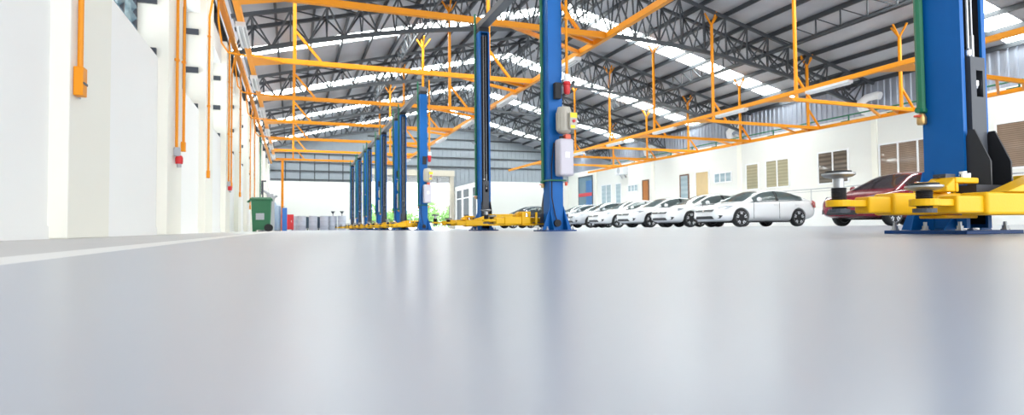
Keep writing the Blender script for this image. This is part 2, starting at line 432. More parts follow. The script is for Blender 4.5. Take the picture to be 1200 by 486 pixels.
# white partition by the opening, with two tall glazed panels
wpx = 13.35
pt = MB()
pt.box(wpx, wpx+.15, 42.5, YE, 0, .35); pt.box(wpx, wpx+.15, 42.5, YE, 3.3, 3.62)
for a, b in ((42.5, 43.6), (44.7, 45.6), (47.4, 47.8), (49.5, YE)): pt.box(wpx, wpx+.15, a, b, .35, 3.3)
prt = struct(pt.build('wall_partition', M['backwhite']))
for a, b in ((43.6, 44.7), (45.6, 47.4), (47.8, 49.5)):
    wn += 1
    w = MB()
    w.box(wpx+.02, wpx+.10, a, a+.05, .35, 3.3).box(wpx+.02, wpx+.10, b-.05, b, .35, 3.3)
    w.box(wpx+.02, wpx+.10, a+.05, b-.05, .35, .4).box(wpx+.02, wpx+.10, a+.05, b-.05, 3.25, 3.3).box(wpx+.02, wpx+.10, a+.05, b-.05, 2.5, 2.57)
    f = struct(w.build('window_%d' % wn, M['wframe']))
    MB().box(wpx+.05, wpx+.07, a+.05, b-.05, .4, 2.5).box(wpx+.05, wpx+.07, a+.05, b-.05, 2.57, 3.25).build('pane', M['pane_grey'], f)

# ------------------------------------------------------------------ roof trusses
def chord(x): return 7.27-.01136*(x-RC)**2
XA, XB = -1.68, 24.2
def make_truss():
    root = empty('roof_truss')
    N = 24; xs = [XA+(XB-XA)*i/N for i in range(N+1)]
    b = MB()
    for i in range(N): b.bar((xs[i], 0, chord(xs[i])), (xs[i+1], 0, chord(xs[i+1])), .13, .13)
    b.build('bottom_chord', M['truss'], root)
    for s in (-1, 1):
        b = MB()
        for xa, xb in ((XA, RC), (RC, XB)): b.bar((xa, s*.6, roof(xa)-.33), (xb, s*.6, roof(xb)-.33), .11, .11)
        b.build('top_chord', M['truss'], root)
        w = MB()
        for i in range(N):
            xm = (xs[i]+xs[i+1])/2
            top = (xm, s*.6, roof(xm)-.36)
            w.bar((xs[i], 0, chord(xs[i])), top, .05, .05, (0,1,0)); w.bar((xs[i+1], 0, chord(xs[i+1])), top, .05, .05, (0,1,0))
            w.bar((xm, s*.02, chord(xm)), top, .04, .04, (0,1,0))
        w.build('web_bracing', M['truss'], root)
    c = MB()
    for i in range(N):
        xm = (xs[i]+xs[i+1])/2; xn = (xs[min(i+1, N-1)]+xs[min(i+2, N)])/2
        c.bar((xm, -.6, roof(xm)-.33), (xm, .6, roof(xm)-.33), .05, .05)
        c.bar((xm, -.6, roof(xm)-.33), (xn, .6, roof(xn)-.33), .04, .04)
    c.build('cross_lacing', M['truss'], root)
    return root
tr0 = make_truss()
for i, y in enumerate(TR):
    o = tr0 if i == 0 else copy_tree(tr0)
    o.location = (0, y, 0)
    tag(o, 'dark arched lattice roof truss spanning the hall, %s to the camera' % ORD[i], 'truss', 'roof trusses')
def make_bridge(x, y0, y1):
    root = empty('lattice_girder', (x, y0, 0)); L = y1-y0; zt, zb = roof(x)-.30, roof(x)-.95
    MB().bar((0,.6,zt), (0,L-.6,zt), .07, .07).build('top_chord', M['truss'], root)
    MB().bar((0,.1,zb), (0,L-.1,zb), .07, .07).build('bottom_chord', M['truss'], root)
    w = MB(); n = 8
    for k in range(n):
        a, b = .7+(L-1.4)*k/n, .7+(L-1.4)*(k+1)/n
        w.bar((0,a,zt), (0,a,zb), .04, .04); w.bar((0,a,zb), (0,b,zt), .035, .035)
    w.build('web_bracing', M['truss'], root)
    return root
for nm, x in (('right', 18.4), ('left', 4.3), ('middle', 11.35)):
    for i in range(4):
        o = make_bridge(x, TR[i]+.02, TR[i+1]-.02)
        tag(o, 'thin lattice girder between roof trusses on the %s, %s of its line' % (nm + (' ridge' if nm == 'middle' else ' slope'), ORD[i]), 'girder', 'lattice girders between trusses')

# ------------------------------------------------------------------ orange overhead frames
def frame(name, label, xa, xb, ys, hx, z=4.2, ya=-2., yb=37.4, posts=None):
    root = empty(name, ((xa+xb)/2, ys[0], z), 0, label, 'overhead frame'); ox, oy = (xa+xb)/2, ys[0]
    P = lambda x, y, zz: (x-ox, y-oy, zz-z)
    for x in (xa, xb):
        MB().bar(P(x, ya, z), P(x, yb, z), .11, .13).build('long_beam', M['orange'], root, bevel=.008)
    for y in ys:
        cb = MB().bar(P(xa+.056, y, z), P(xb-.056, y, z), .10, .12).build('cross_beam', M['orange'], root, bevel=.008)
        for x, s in ((xa, 1), (xb, -1)):
            gp = MB()
            if s == 1: gp.prism([P(x+.055, y-.46, z-.062), P(x+.9, y, z-.062), P(x+.055, y+.46, z-.062)], (0, 0, .05))
            else:
                gp.bar(P(x-.06, y+.55, z), P(x-1.0, y+.06, z), .07, .08); gp.bar(P(x-.06, y+1.25, z), P(x-2.2, y+.06, z), .07, .08)
                gp.prism([P(x-.055, y-.05, z+.05), P(x-.055, y+.5, z+.05), P(x-.9, y+.05, z+.05)], (0, 0, .03))
            gp.build('corner_brace', M['orange'], cb)
        for x in hx:
            zt = roof(x)-.28
            h = MB().bar(P(x, y, z+.061), P(x, y, zt-.45 if x > 1 else zt+.04), .085, .085).build('hanger', M['orange'], root)
            br = MB().bar(P(x+.04, y, z+.75), P(x+.62, y, z+.06), .06, .07, (0,1,0)); br.build('hanger_brace', M['orange'], h)
            if x < 1: continue
            fk = MB()
            for s in (-1, 1): fk.bar(P(x, y, zt-.46), P(x+s*.32, y, zt), .05, .05, (0,1,0)); fk.bar(P(x, y, zt-.46), P(x, y+s*.30, zt), .05, .05, (1,0,0))
            fk.build('roof_fork', M['orange'], h)
    return root
YL = [6.9, 11.15, 15.4, 19.7, 24.1, 28.6, 32.9, 37.1]
YRF = [6.7, 10.8, 14.85, 18.95, 23.0, 27.05, 31.1, 35.2]
frame('overhead_frame', 'orange steel overhead frame hung above the row of blue lifts by the left wall', -.96, 6.41, YL, (.05, 5.1))
frame('overhead_frame', 'orange steel overhead frame hung above the parked cars along the right wall', 14.75, 21.2, YRF, (15.65, 20.6), ya=4.0, yb=40)
# orange column at the far end
c_ = MB().box(-.6, -.46, 36.98, 37.02, .02, 4.13).box(-.57, -.49, 36.94, 37.06, .02, 4.13).box(-.68, -.38, 36.85, 37.15, 0, .02)
tag(c_.build('steel_column', M['orange']), 'orange steel column standing at the far left beside the red cabinet', 'column')

# white fluorescent battens under the long beams
def batten():
    root = empty('hanging_batten')
    MB().box(-.09, .09, -.75, .75, -.09, 0).build('lamp_housing', M['housing'], root, bevel=.01)
    MB().tube([(-.045, -.70, -.105), (-.045, .70, -.105)], .016, 8).build('lamp_tube', M['tube'], root)
    MB().tube([(.045, -.70, -.105), (.045, .70, -.105)], .016, 8).build('lamp_tube', M['tube'], root)
    return root
b0 = batten(); first = True
for nm, x, ys in (('left beam of the left orange frame', -.96, YL), ('right beam of the left orange frame', 6.41, YL),
                  ('left beam of the right orange frame', 14.75, YRF)):
    for i in range(1, len(ys)-1):
        o = b0 if first else copy_tree(b0); first = False
        o.location = (x, (ys[i]+ys[i+1])/2, 4.135)
        tag(o, 'white fluorescent batten under the %s, %s along it' % (nm, ORD[i-1]), 'light', 'fluorescent battens under the beams')

# orange rail is the right frame's outer beam; green air main with brackets just above it
am = empty('air_main', (21.2, 5, 4.5), 0, 'long green compressed air pipe running above the orange beam along the right wall', 'pipe')
MB().tube([(0, -1, 0), (0, 33, 0)], .03, 8).build('pipe', M['green'], am, smooth=True)
for k in range(16):
    y = .5+2*k
    MB().bar((0, y, -.03), (0, y, -.225), .04, .04).bar((0, y, -.21), (.0, y+.35, -.21), .04, .03).build('pipe_bracket', M['green'], am)

# ------------------------------------------------------------------ left wall conduits
def conduit(y, zb, kind, label, xo=-1.585, loop=False):
    root = empty('wall_conduit', (xo, y, zb), 0, label, 'conduit', 'orange conduits down the left wall')
    zt = 5.20-zb
    pts = [(0, 0, .12), (0, 0, zt)] if not loop else [(0, 0, .12), (0, 0, zt-.8), (.05, .1, zt-.35), (.07, .25, zt)]
    MB().tube(pts, .021, 8).build('pipe', M['orange'], root, smooth=True)
    for z in (zt*.35, zt*.7): MB().box(-.032, .026, -.032, .032, z, z+.03).build('pipe_clip', M['orange'], root)
    if kind == 'box':
        MB().box(-.032, .035, -.05, .05, -.09, .14).build('switch_box', M['orange'], root, bevel=.006)
        MB().box(.0351, .04, -.05, .05, .0, .018).build('box_strap', M['charcoal'], root)
        MB().box(-.034, -.026, .055, .12, -.09, .13).build('back_plate', M['grey'], root)
    elif kind == 'plug':
        MB().box(-.032, .05, -.05, .05, .02, .15).build('socket_body', M['grey'], root, bevel=.012)
        MB().lathe([(.045, 0), (.052, .03), (.052, .09), (.036, .12)], (.035, 0, -.09), 'Z', 14).build('red_socket', M['red'], root, smooth=True)
        MB().lathe([(.03, 0), (.03, .05)], (.035, 0, -.14), 'Z', 12).build('grey_cap', M['grey'], root, smooth=True)
    else:
        MB().box(-.032, .03, -.04, .04, -.02, .13).build('end_box', M['orange'], root, bevel=.006)
    return root
conduit(5.56, 1.22, 'box', 'orange conduit ending in an orange switch box on the nearest left wall pillar')
conduit(9.75, 1.12, 'plug', 'orange conduit ending in the larger red and grey socket on the second left pillar')
conduit(10.33, 1.30, 'end', 'thin orange conduit just right of the larger red socket on left wall')
conduit(13.25, 1.13, 'end', 'orange conduit ending in a small box on the third left wall pillar', loop=True)
conduit(17.3, 1.2, 'plug', 'orange conduit ending in the smaller, farther red socket on the left wall')
conduit(18.02, 1.25, 'end', 'thin orange conduit directly right of the smaller red socket', loop=True)
conduit(21.0, 1.15, 'end', 'orange conduit on the fifth left wall pillar, lower end at bin-lid height')
conduit(25.9, .9, 'end', 'orange conduit on the left wall above the left edge of the green bin', loop=True)
conduit(28.9, 1.1, 'end', 'orange conduit on the left wall above the middle of the green bin')
for i, y in enumerate((11.15, 15.4, 19.7, 24.1, 28.6)):
    o = MB().tube([(-1.56, y-.95, 5.2), (-1.56, y-.85, 4.75), (-1.53, y-.5, 4.36), (-1.42, y-.1, 4.26), (-1.045, y, 4.25)], .022, 8).build('hanging_pipe', M['orange'], smooth=True)
    tag(o, 'bent orange pipe linking the left wall rail to the left frame, %s of them' % ORD[i], 'pipe', 'bent pipes between wall rail and frame')
gp_ = MB().tube([(-1.585, 34.0, 1.4), (-1.585, 34.0, 5.2)], .03, 8).build('wall_pipe', M['green'], smooth=True)
tag(gp_, 'grey green pipe rising up the far left wall behind the green bin', 'pipe')

# ------------------------------------------------------------------ two-post lifts
LX, PHH, GAP = 3.38, 3.73, 3.15
def make_post(root, yc, s, name='post'):
    """s=+1: channel opens towards -Y"""
    Y = lambda y: yc+s*y
    c = MB()
    def bx(x0, x1, y0, y1, z0, z1, mb=c):
        a, b = sorted((Y(y0), Y(y1))); mb.box(x0, x1, a, b, z0, z1)
    bx(-.10, -.088, -.113, .097, .03, PHH); bx(.088, .10, -.113, .097, .03, PHH); bx(-.088, .088, .085, .097, .03, PHH)
    bx(-.088, -.072, -.113, -.100, .03, PHH); bx(.070, .088, -.113, -.100, .03, PHH)
    bx(-.10, .10, -.113, .097, PHH, PHH+.012)
    post = c.build('post', M['blue'], root)
    g = MB()
    for x in (-.106, .10):                                             # flared foot plates
        g.prism([(x, Y(.05), .02), (x, Y(.05), .34), (x, Y(.097), .34), (x, Y(.235), .02)], (.006, 0, 0))
    for sx in (-1, 1):
        g.prism([(sx*.101, Y(.10), .02), (sx*.101, Y(.10), .34), (sx*.215, Y(.10), .02)], (0, s*.008, 0))
        g.prism([(sx*.101, Y(-.06), .02), (sx*.101, Y(-.06), .10), (sx*.19, Y(-.06), .02)], (0, s*.008, 0))
    bx(-.088, .088, .098, .108, .02, .34, g)
    g.build('foot_gusset', M['blue'], post)
    pl = MB(); bx(-.225, .225, -.19, .25, 0, .019, pl)
    pl.build('base_plate', M['blue_dark'], post, bevel=.003)
    for x, y in ((-.19, .21), (.19, .21), (-.18, -.13), (.18, -.13), (-.19, .04), (.19, .04)):
        MB().lathe([(.022, 0), (.022, .006), (.015, .006), (.015, .024), (.009, .024), (.009, .045)], (x, Y(y), .019), 'Z', 8).build('anchor_bolt', M['steel'], post)
    cc = MB(); bx(-.086, .086, .06, .083, .05, PHH-.02, cc); bx(.076, .086, -.098, .06, .05, PHH-.02, cc); bx(-.086, -.076, -.098, .06, .05, PHH-.02, cc)
    cc.build('channel_shade', M['black'], post)  # black sheets in the channel stand in for the shade inside it
    ro = MB(); ro.tube([(-.022, Y(-.10), .9), (-.022, Y(-.10), PHH-.05)], .008, 8)
    ro.build('lift_cable', M['steel'], post, smooth=True)
    ro = MB(); ro.tube([(.03, Y(-.088), .78), (.03, Y(-.088), 1.06)], .011, 8); ro.tube([(.03, Y(-.088), 1.06), (.03, Y(-.088), PHH-.05)], .006, 8)
    ro.build('lift_chain', M['steel'], post, smooth=True)
    # carriage
    k = MB()
    bx(-.055, .060, -.13, -.118, .17, .72, k); bx(-.055, -.043, -.13, .03, .17, .93, k); bx(.048, .060, -.13, .03, .17, .93, k)
    bx(-.043, .048, -.13, -.118, .86, .93, k); bx(-.043, -.012, -.13, -.118, .72, .86, k); bx(.04, .048, -.13, -.118, .72, .86, k)
    bx(-.043, .048, .02, .03, .17, .93, k)
    car = k.build('carriage', M['charcoal'], root)
    for x in (-.085, .075):
        gm = MB(); gm.prism([(x, Y(-.125), .54), (x, Y(-.155), .54), (x, Y(-.225), .37), (x, Y(-.225), .225), (x, Y(-.03), .225), (x, Y(-.10), .44)], (.010, 0, 0))
        gm.build('gusset_plate', M['gusset'], car)
    sh = MB(); bx(-.273, .28, -.27, -.12, .202, .243, sh); bx(-.2, .28, -.29, -.12, .115, .125, sh); bx(-.14, .2, -.15, -.132, .125, .205, sh)
    sh.build('arm_shelf', M['charcoal'], car)
    for x, z in ((-.022, .95), (.026, .79)):
        MB().lathe([(.012, -.02), (.018, -.005), (.018, .02), (.011, .03)], (x, Y(-.10), z), 'Z', 8).build('cable_nut', M['chrome'], car)
    # arms
    def pad(arm, x, y, z, h):
        MB().lathe([(.046, 0), (.046, .018)], (x, Y(y), z-.05), 'Z', 16).build('pad_nut', M['charcoal'], arm)
        t = MB(); pf = [(.03, -.03)]
        for i in range(9): pf += [(.034, i*.008), (.030, i*.008+.004)]
        t.lathe([(.036, -.03)] + pf, (x, Y(y), z), 'Z', 16); t.build('threaded_sleeve', M['black'], arm)
        MB().lathe([(.023, 0), (.023, h)], (x, Y(y), z+.03), 'Z', 14).build('pad_stem', M['steel'], arm, smooth=True)
        d = MB().lathe([(.03, -.002), (.058, .004), (.073, .014), (.073, .022), (.03, .024)], (x, Y(y), z+.03+h), 'Z', 24); d.build('pad_plate', M['steel'], arm, smooth=True)
        MB().lathe([(.058, 0), (.056, .008), (.03, .009)], (x, Y(y), z+.0545+h), 'Z', 20).build('pad_rubber', M['black'], arm)
    def arm(p, q, z0, z1, t1, t2, ph, label=None):
        """box arm from pivot p to pad q in the post's x, y; t1, t2 = ends of the outer and inner box (0..1)"""
        p = Vector((p[0], Y(p[1]), 0)); q = Vector((q[0], Y(q[1]), 0)); d = q-p; zc = (z0+z1)/2; h = z1-z0
        at = lambda t, z: tuple(p+d*t+Vector((0, 0, z)))
        a = MB().bar(at(-.06, zc), at(t1, zc), .125, h).build('lift_arm', M['yellow'], root, bevel=.014, seg=3)
        b = MB().bar(at(t1-.25, zc-.004), at(t2, zc-.004), .092, h*.76).build('arm_extension', M['yellow'], a, bevel=.01, seg=3)
        e = MB().bar(at(t2-.12, zc+.004), at(1.0-.02, zc+.004), .062, h*.30); e.lathe([(.058, -h*.15), (.058, h*.15)], at(1., zc+.004), 'Z', 20)
        e.build('arm_tip', M['yellow'], a, bevel=.004)
        for zz in (z1, z0-.012): pass
        n = MB().lathe([(.03, 0), (.03, .03), (.016, .03), (.016, .05)], at(0, z1+.001), 'Z', 12); n.build('pivot_pin', M['chrome'], a, smooth=True)
        pad(a, at(1, 0)[0], (at(1, 0)[1]-yc)*s, zc+.01, ph)
        return a
    arm((-.34, -.17), (-.95, -.08), .098, .203, .60, .80, .085)
    a2 = arm((.42 if s > 0 else .10, -.40), (-.78, -.365), .092, .196, .745 if s > 0 else .65, .885, .016)
    if s > 0:
        MB().prism([(-.36, Y(-.36), .1965), (-.02, Y(-.36), .30), (.44, Y(-.36), .30), (.44, Y(-.36), .1965)], (0, -s*.09, 0)).build('arm_gusset', M['yellow'], a2, bevel=.004)
    # yellow arm bracket on the left of the carriage
    bk = MB()
    bx(-.44, -.275, -.284, -.16, .247, .275, bk); bx(-.44, -.42, -.284, -.16, .204, .247, bk); bx(-.42, -.275, -.18, -.16, .204, .247, bk); bx(-.44, -.41, -.16, -.075, .10, .262, bk); bx(-.44, -.21, -.235, -.10, .08, .096, bk)
    bk.prism([(-.44, Y(-.16), .272), (-.50, Y(-.16), .23), (-.50, Y(-.16), .205), (-.44, Y(-.16), .205)], (0, -s*.12, 0))
    bx(-.24, -.21, -.10, -.075, .10, .262, bk)
    bk.build('arm_bracket', M['yellow'], car, bevel=.006)
    if s < 0: bk = MB(); bx(.0, .10, -.2, -.11, .21, .23, bk)
    else: bk = MB(); bx(.29, .50, -.46, -.11, .19, .23, bk); bk.prism([(.29, Y(-.46), .23), (.29, Y(-.2), .30), (.50, Y(-.2), .30), (.50, Y(-.46), .23)], (0, 0, .012)); bx(.29, .50, -.2, -.11, .23, .31, bk)
    bk.build('arm_bracket', M['yellow'], car, bevel=.006)
    lk = MB(); bx(-.43, -.36, -.23, -.17, .2755, .295, lk); bx(-.45, -.43, -.21, -.19, .2755, .283, lk); lk.build('arm_lock', M['charcoal'], car)
    lk = MB().lathe([(.016, 0), (.016, .03)], (-.335, Y(-.25), .2755), 'Z', 12).lathe([(.012, 0), (.012, .022)], (-.30, Y(-.25), .2755), 'Z', 12); lk.build('lock_bolt', M['chrome'], car)
    return post, car

def make_lift():
    root = empty('two_post_lift')
    make_post(root, GAP/2, 1); pm, cm = make_post(root, -GAP/2, -1)
    # overhead tie beam
    b = MB().box(-.085, .085, -GAP/2-.10, GAP/2+.10, PHH+.10, PHH+.22)
    ob = b.build('overhead_beam', M['beamgrey'], root, bevel=.006)
    for y in (-GAP/2, GAP/2):
        e = MB().box(-.095, .095, y-.105, y+.105, PHH+.012, PHH+.10); e.build('beam_bracket', M['black'], ob)
    # power unit on the back of the motor post
    yb = -GAP/2-.114
    tk = MB().box(-.045, .165, yb-.21, yb-.03, .74, 1.24).build('oil_tank', M['tank'], root, bevel=.03, seg=3)
    MB().box(.03, .10, yb-.2125, yb-.211, .98, 1.06).build('tank_label', M['paper'], tk)
    MB().box(-.03, .08, yb-.031, yb, .8, 1.2).build('tank_mount', M['black'], tk)
    MB().lathe([(.03, 0), (.03, .04)], (.02, yb-.12, 1.24), 'Z', 12).build('filler_cap', M['black'], tk)
    MB().box(.05, .13, yb-.19, yb-.10, 1.235, 1.30).build('valve_block', M['valve'], tk, bevel=.008)
    mo = MB().lathe([(.02, 0), (.07, .01), (.098, .04), (.10, .30), (.085, .36), (.03, .37)], (.06, yb-.12, 1.31), 'Z', 24)
    for k in range(16):
        t = 2*math.pi*k/16; mo.bar((.06+.10*math.cos(t), yb-.12+.10*math.sin(t), 1.37), (.06+.10*math.cos(t), yb-.12+.10*math.sin(t), 1.60), .006, .016, (math.cos(t), math.sin(t), 0))
    mot = mo.build('motor', M['motor'], root, smooth=True)
    sb = MB().box(.075, .185, yb-.275, yb-.19, 1.36, 1.58).build('switch_box', M['motor'], mot, bevel=.008)
    MB().box(.08, .18, yb-.279, yb-.2755, 1.51, 1.575).build('warning_label', M['lblyellow'], mot)
    MB().lathe([(.022, 0), (.02, -.02)], (.13, yb-.2755, 1.465), 'Y', 12).build('push_button', M['red'], mot)
    MB().box(.085, .15, yb-.279, yb-.2755, 1.37, 1.41).build('warning_label', M['lblyellow'], mot)
    pb = MB().box(-.04, .05, yb-.08, yb, 1.80, 2.02).build('control_bracket', M['black'], root, bevel=.006)
    MB().tube([(.05, yb-.05, 1.98), (.09, yb-.06, 2.03), (.13, yb-.06, 1.99)], .012, 6).build('cable', M['black'], pb, smooth=True)
    pg = MB().lathe([(.03, 0), (.045, .03), (.045, .12), (.055, .13), (.05, .17)], (.14, yb-.06, 1.87), 'Z', 14).build('red_plug', M['red'], root, smooth=True)
    MB().lathe([(.047, 0), (.047, .11)], (.14, yb-.06, 2.03), 'Z', 14).build('plug_socket', M['wframe'], pg, smooth=True)
    hs = MB().tube([(-.05, yb-.03, 1.2), (-.085, yb-.02, .9), (-.085, yb-.02, .45), (-.04, yb-.02, .22), (-.01, yb-.03, .12)], .008, 6).build('hydraulic_hose', M['black'], root, smooth=True)
    MB().lathe([(.05, 0), (.05, -.03), (.02, -.03), (.02, -.035)], (-.01, yb-.015, .11), 'Y', 16).build('hose_pulley', M['black'], root, smooth=True)
    def air(y):
        x, z = -.125, .62
        a = MB().tube([(x, y, z+.05), (x, y, z+3.5)], .022, 8).build('air_pipe', M['green'], root, smooth=True)
        MB().tube([(x-.03, y, z+.06), (x+.025, y-.0, z+.06)], .018, 8).build('outlet_arm', M['green'], a, smooth=True)
        MB().lathe([(.02, 0), (.024, .01), (.024, .04), (.016, .06)], (x, y, z-.02), 'Z', 12).build('valve', M['brass'], a, smooth=True)
        MB().box(x-.05, x+.024, y-.012, y+.012, z+.02, z+.032).build('valve_handle', M['valve'], a, bevel=.004)
        MB().tube([(x-.01, y-.01, z+1.02), (x-.075, y-.02, z+1.04)], .014, 8).build('hose_coupling', M['steel'], a, smooth=True)
    air(GAP/2+.085); air(-GAP/2+.08)
    gb = MB().tube([(-.125, -GAP/2+.06, .69), (-.125, yb-.03, .69), (.125, yb-.03, .69)], .012, 8).build('air_branch', M['green'], root, smooth=True)
    MB().lathe([(.016, 0), (.02, .01), (.02, .05)], (.125, yb-.03, .62), 'Z', 10).build('valve', M['valve'], gb)
    pc2 = MB().tube([(.14, yb-.06, 2.14), (.14, yb-.06, 4.12)], .020, 8).build('power_conduit', M['orange'], root, smooth=True)
    MB().box(.11, .17, yb-.09, yb-.03, 2.9, 2.94).build('pipe_clip', M['orange'], pc2)
    return root
lift0 = make_lift()
FY = [2.15, 10.55, 19.15, 23.4, 28.0, 32.3, 36.2]
for i, fy in enumerate(FY):
    o = lift0 if i == 0 else copy_tree(lift0)
    o.location = (LX, fy-GAP/2, 0)
    lab = ['nearest blue two post lift, at the right front, with yellow arms and charcoal carriage',
           'blue two post lift at centre with pale oil tank, second nearest',
           'blue two post car lift before the bright doorway, third nearest',
           'blue two post car lift, fourth in the row from the camera',
           'blue two post car lift, fifth in the row from the camera',
           'blue two post car lift, sixth in the row from the camera',
           'blue two post car lift at the far end of the row beside the grey drums'][i]
    tag(o, lab, 'car lift', 'row of blue two post lifts')

# ------------------------------------------------------------------ cars
def lerp_tab(tab, x):
    if x <= tab[0][0]: return tab[0][1:]
    for a, b in zip(tab, tab[1:]):
        if x <= b[0]:
            t = (x-a[0])/(b[0]-a[0]); return tuple(p+(q-p)*t for p, q in zip(a[1:], b[1:]))
    return tab[-1][1:]
BODY = [ # x, z bottom, z top, half width, half width at top
 (.00, .36, .56, .50, .46), (.05, .26, .66, .66, .60), (.20, .21, .735, .79, .70), (.50, .19, .80, .87, .76), (.95, .18, .865, .895, .79),
 (1.35, .18, .925, .90, .81), (2.0, .18, .94, .90, .825), (2.8, .18, .955, .90, .825), (3.5, .18, .985, .90, .80), (4.0, .20, 1.01, .885, .77),
 (4.35, .25, 1.02, .85, .73), (4.55, .33, .98, .79, .69), (4.63, .42, .90, .70, .62)]
TOP = [(1.10, .885), (1.30, .98), (1.60, 1.13), (1.90, 1.27), (2.15, 1.36), (2.5, 1.41), (2.85, 1.42), (3.2, 1.395), (3.5, 1.335), (3.8, 1.235), (4.05, 1.13), (4.25, 1.04), (4.33, 1.0)]
def cab(x):
    zt, = lerp_tab(TOP, x); zb = lerp_tab(BODY, x)[1]-.03
    h = max(0, min(1, (zt-zb)/.44)); wb = lerp_tab(BODY, x)[3]-.02
    return zb, zt, wb, wb-(.24*h)
def cab_pt(x, u):
    """u in -2..2: 1..2 right side from roof edge down to belt, -1..1 over the roof"""
    zb, zt, wb, wt = cab(x); ze = zt-.05*max(0, min(1, (zt-zb)/.3)); s = 1 if u > 0 else -1; a = abs(u)
    if a <= 1:
        return (x, s*wt*a, zt-(zt-ze)*a**2.5)
    t = a-1; return (x, s*(wt+(wb-wt)*t+.03*math.sin(math.pi*t)), ze+(zb-ze)*t)
def patch(mb, xs, us, off):
    o = len(mb.v)
    for x in xs:
        for u in us:
            p = Vector(cab_pt(x, u)); e = .01
            n = (Vector(cab_pt(x+e, u))-Vector(cab_pt(x-e, u))).cross(Vector(cab_pt(x, u+.02))-Vector(cab_pt(x, u-.02)))
            n.normalize()
            c = Vector((2.6, 0, .8))
            if n.dot(p-c) < 0: n = -n
            mb.v.append(tuple(p+n*off))
    k = len(us)
    for i in range(len(xs)-1):
        for j in range(k-1): mb.f.append((o+i*k+j, o+(i+1)*k+j, o+(i+1)*k+j+1, o+i*k+j+1))
def lin(a, b, n): return [a+(b-a)*i/n for i in range(n+1)]
def make_car(paint, paint_name, sz=1.0, dark_face=False):
    root = empty('car')
    # body shell
    ring = []
    mb = MB()
    for (x, zb, zt, w, wt) in BODY:
        h = zt-zb
        half = [(0, zb), (w*.75, zb), (w-.02, zb+.10*h+.02), (w, zb+.42*h), (w-.006, zb+.68*h), (w-.045, zt-.09*h), (wt-.01, zt-.012), (wt*.55, zt+.02), (0, zt+.03)]
        pts = half + [(-y, z) for y, z in half[-2:0:-1]]
        ring.append([(x-.06*(abs(y)/.9)**3*0, y, z) for y, z in pts])
    n = len(ring[0]); o = 0
    for r_ in ring: mb.v += r_
    for i in range(len(ring)-1):
        for j in range(n): mb.f.append((i*n+j, i*n+(j+1)%n, (i+1)*n+(j+1)%n, (i+1)*n+j))
    mb.f.append(tuple(range(n))); mb.f.append(tuple((len(ring)-1)*n+j for j in range(n)))
    body = mb.build('body', paint, root, smooth=True)
    ss = body.modifiers.new('sub', 'SUBSURF'); ss.levels = 2; ss.render_levels = 2
    cut = MB()
    for x in (.95, 3.65):
        for s in (-1, 1): cut.lathe([(.365, 0), (.365, .34)], (x, s*.76-.17 if s > 0 else -.76-.17, .335), 'Y', 32)
    co = cut.build('cutter', M['liner'])
    bo = body.modifiers.new('arch', 'BOOLEAN'); bo.object = co; bo.operation = 'DIFFERENCE'; bo.solver = 'EXACT'
    bpy.context.view_layer.update()
    dg = bpy.context.evaluated_depsgraph_get()
    me = bpy.data.meshes.new_from_object(body.evaluated_get(dg))
    body.modifiers.clear(); body.data = me
    me.polygons.foreach_set('use_smooth', [True]*len(me.polygons))
    try: me.set_sharp_from_angle(angle=R(38))
    except Exception: pass
    bpy.data.objects.remove(co)
    # cabin
    c = MB(); xs = lin(1.12, 4.32, 40); us = lin(-2, -1, 8)+lin(-1, 1, 14)[1:]+lin(1, 2, 8)[1:]
    patch(c, xs, us, 0)
    c.build('cabin', paint, root, smooth=True)
    g = MB(); patch(g, lin(1.22, 2.08, 12), lin(-.90, .90, 12), .008); g.build('windshield', M['carglass'], root, smooth=True)
    g = MB(); patch(g, lin(3.52, 4.16, 10), lin(-.86, .86, 12), .008); g.build('rear_window', M['carglass'], root, smooth=True)
    for s in (-1, 1):
        g = MB(); patch(g, lin(2.64, 2.76, 3), lin(s*1.08, s*1.90, 6), .007); g.build('b_pillar', M['trimblack'], root, smooth=True)
        for a, b in ((1.55, 2.66), (2.74, 3.95)):
            g = MB(); patch(g, lin(a, b, 12), lin(s*1.10, s*1.86, 6), .008); g.build('side_window', M['carglass'], root, smooth=True)
        w = MB()
        for xa, xb in zip(lin(1.45, 3.95, 14), lin(1.45, 3.95, 14)[1:]): w.bar(Vector(cab_pt(xa, s*1.93))+Vector((0, s*.008, 0)), Vector(cab_pt(xb, s*1.93))+Vector((0, s*.008, 0)), .012, .022)
        w.build('window_trim', M['trimblack'], root)
        m_ = MB().lathe([(.02, -.05), (.07, -.03), (.085, .02), (.07, .07), (.03, .085)], (1.66, s*.98, 1.0), 'X', 14)
        mi = m_.build('mirror', paint, root, smooth=True); MB().bar((1.70, s*.84, .955), (1.68, s*.94, .985), .04, .03).build('mirror_stalk', M['trimblack'], mi)
        for x in (2.45, 3.45): MB().box(x, x+.20, min(s*.885, s*.915), max(s*.885, s*.915), .80, .825).build('door_handle', paint if paint_name == 'white' else M['trimblack'], root, bevel=.006)
        MB().prism([(.07, s*.50, .60), (.13, s*.67, .60), (.42, s*.845, .69), (.62, s*.868, .765), (.42, s*.80, .765), (.15, s*.62, .70)], (-.012, s*.012, .010)).build('headlamp', M['headlamp'], root)
        MB().prism([(4.33, s*.86, .98), (4.33, s*.868, .88), (4.44, s*.845, .70), (4.60, s*.76, .72), (4.60, s*.745, .92), (4.50, s*.77, .97)], (.012, s*.014, 0)).build('tail_lamp', M['taillamp'], root)
        MB().prism([(.045, s*.48, .33), (.13, s*.72, .31), (.20, s*.775, .42), (.10, s*.70, .43)], (-.012, s*.012, 0)).build('fog_lamp', M['trimblack'], root)
        MB().box(1.40, 3.22, min(s*.86, s*.905), max(s*.86, s*.905), .17, .215).build('side_sill', M['trimblack'], root, bevel=.01)
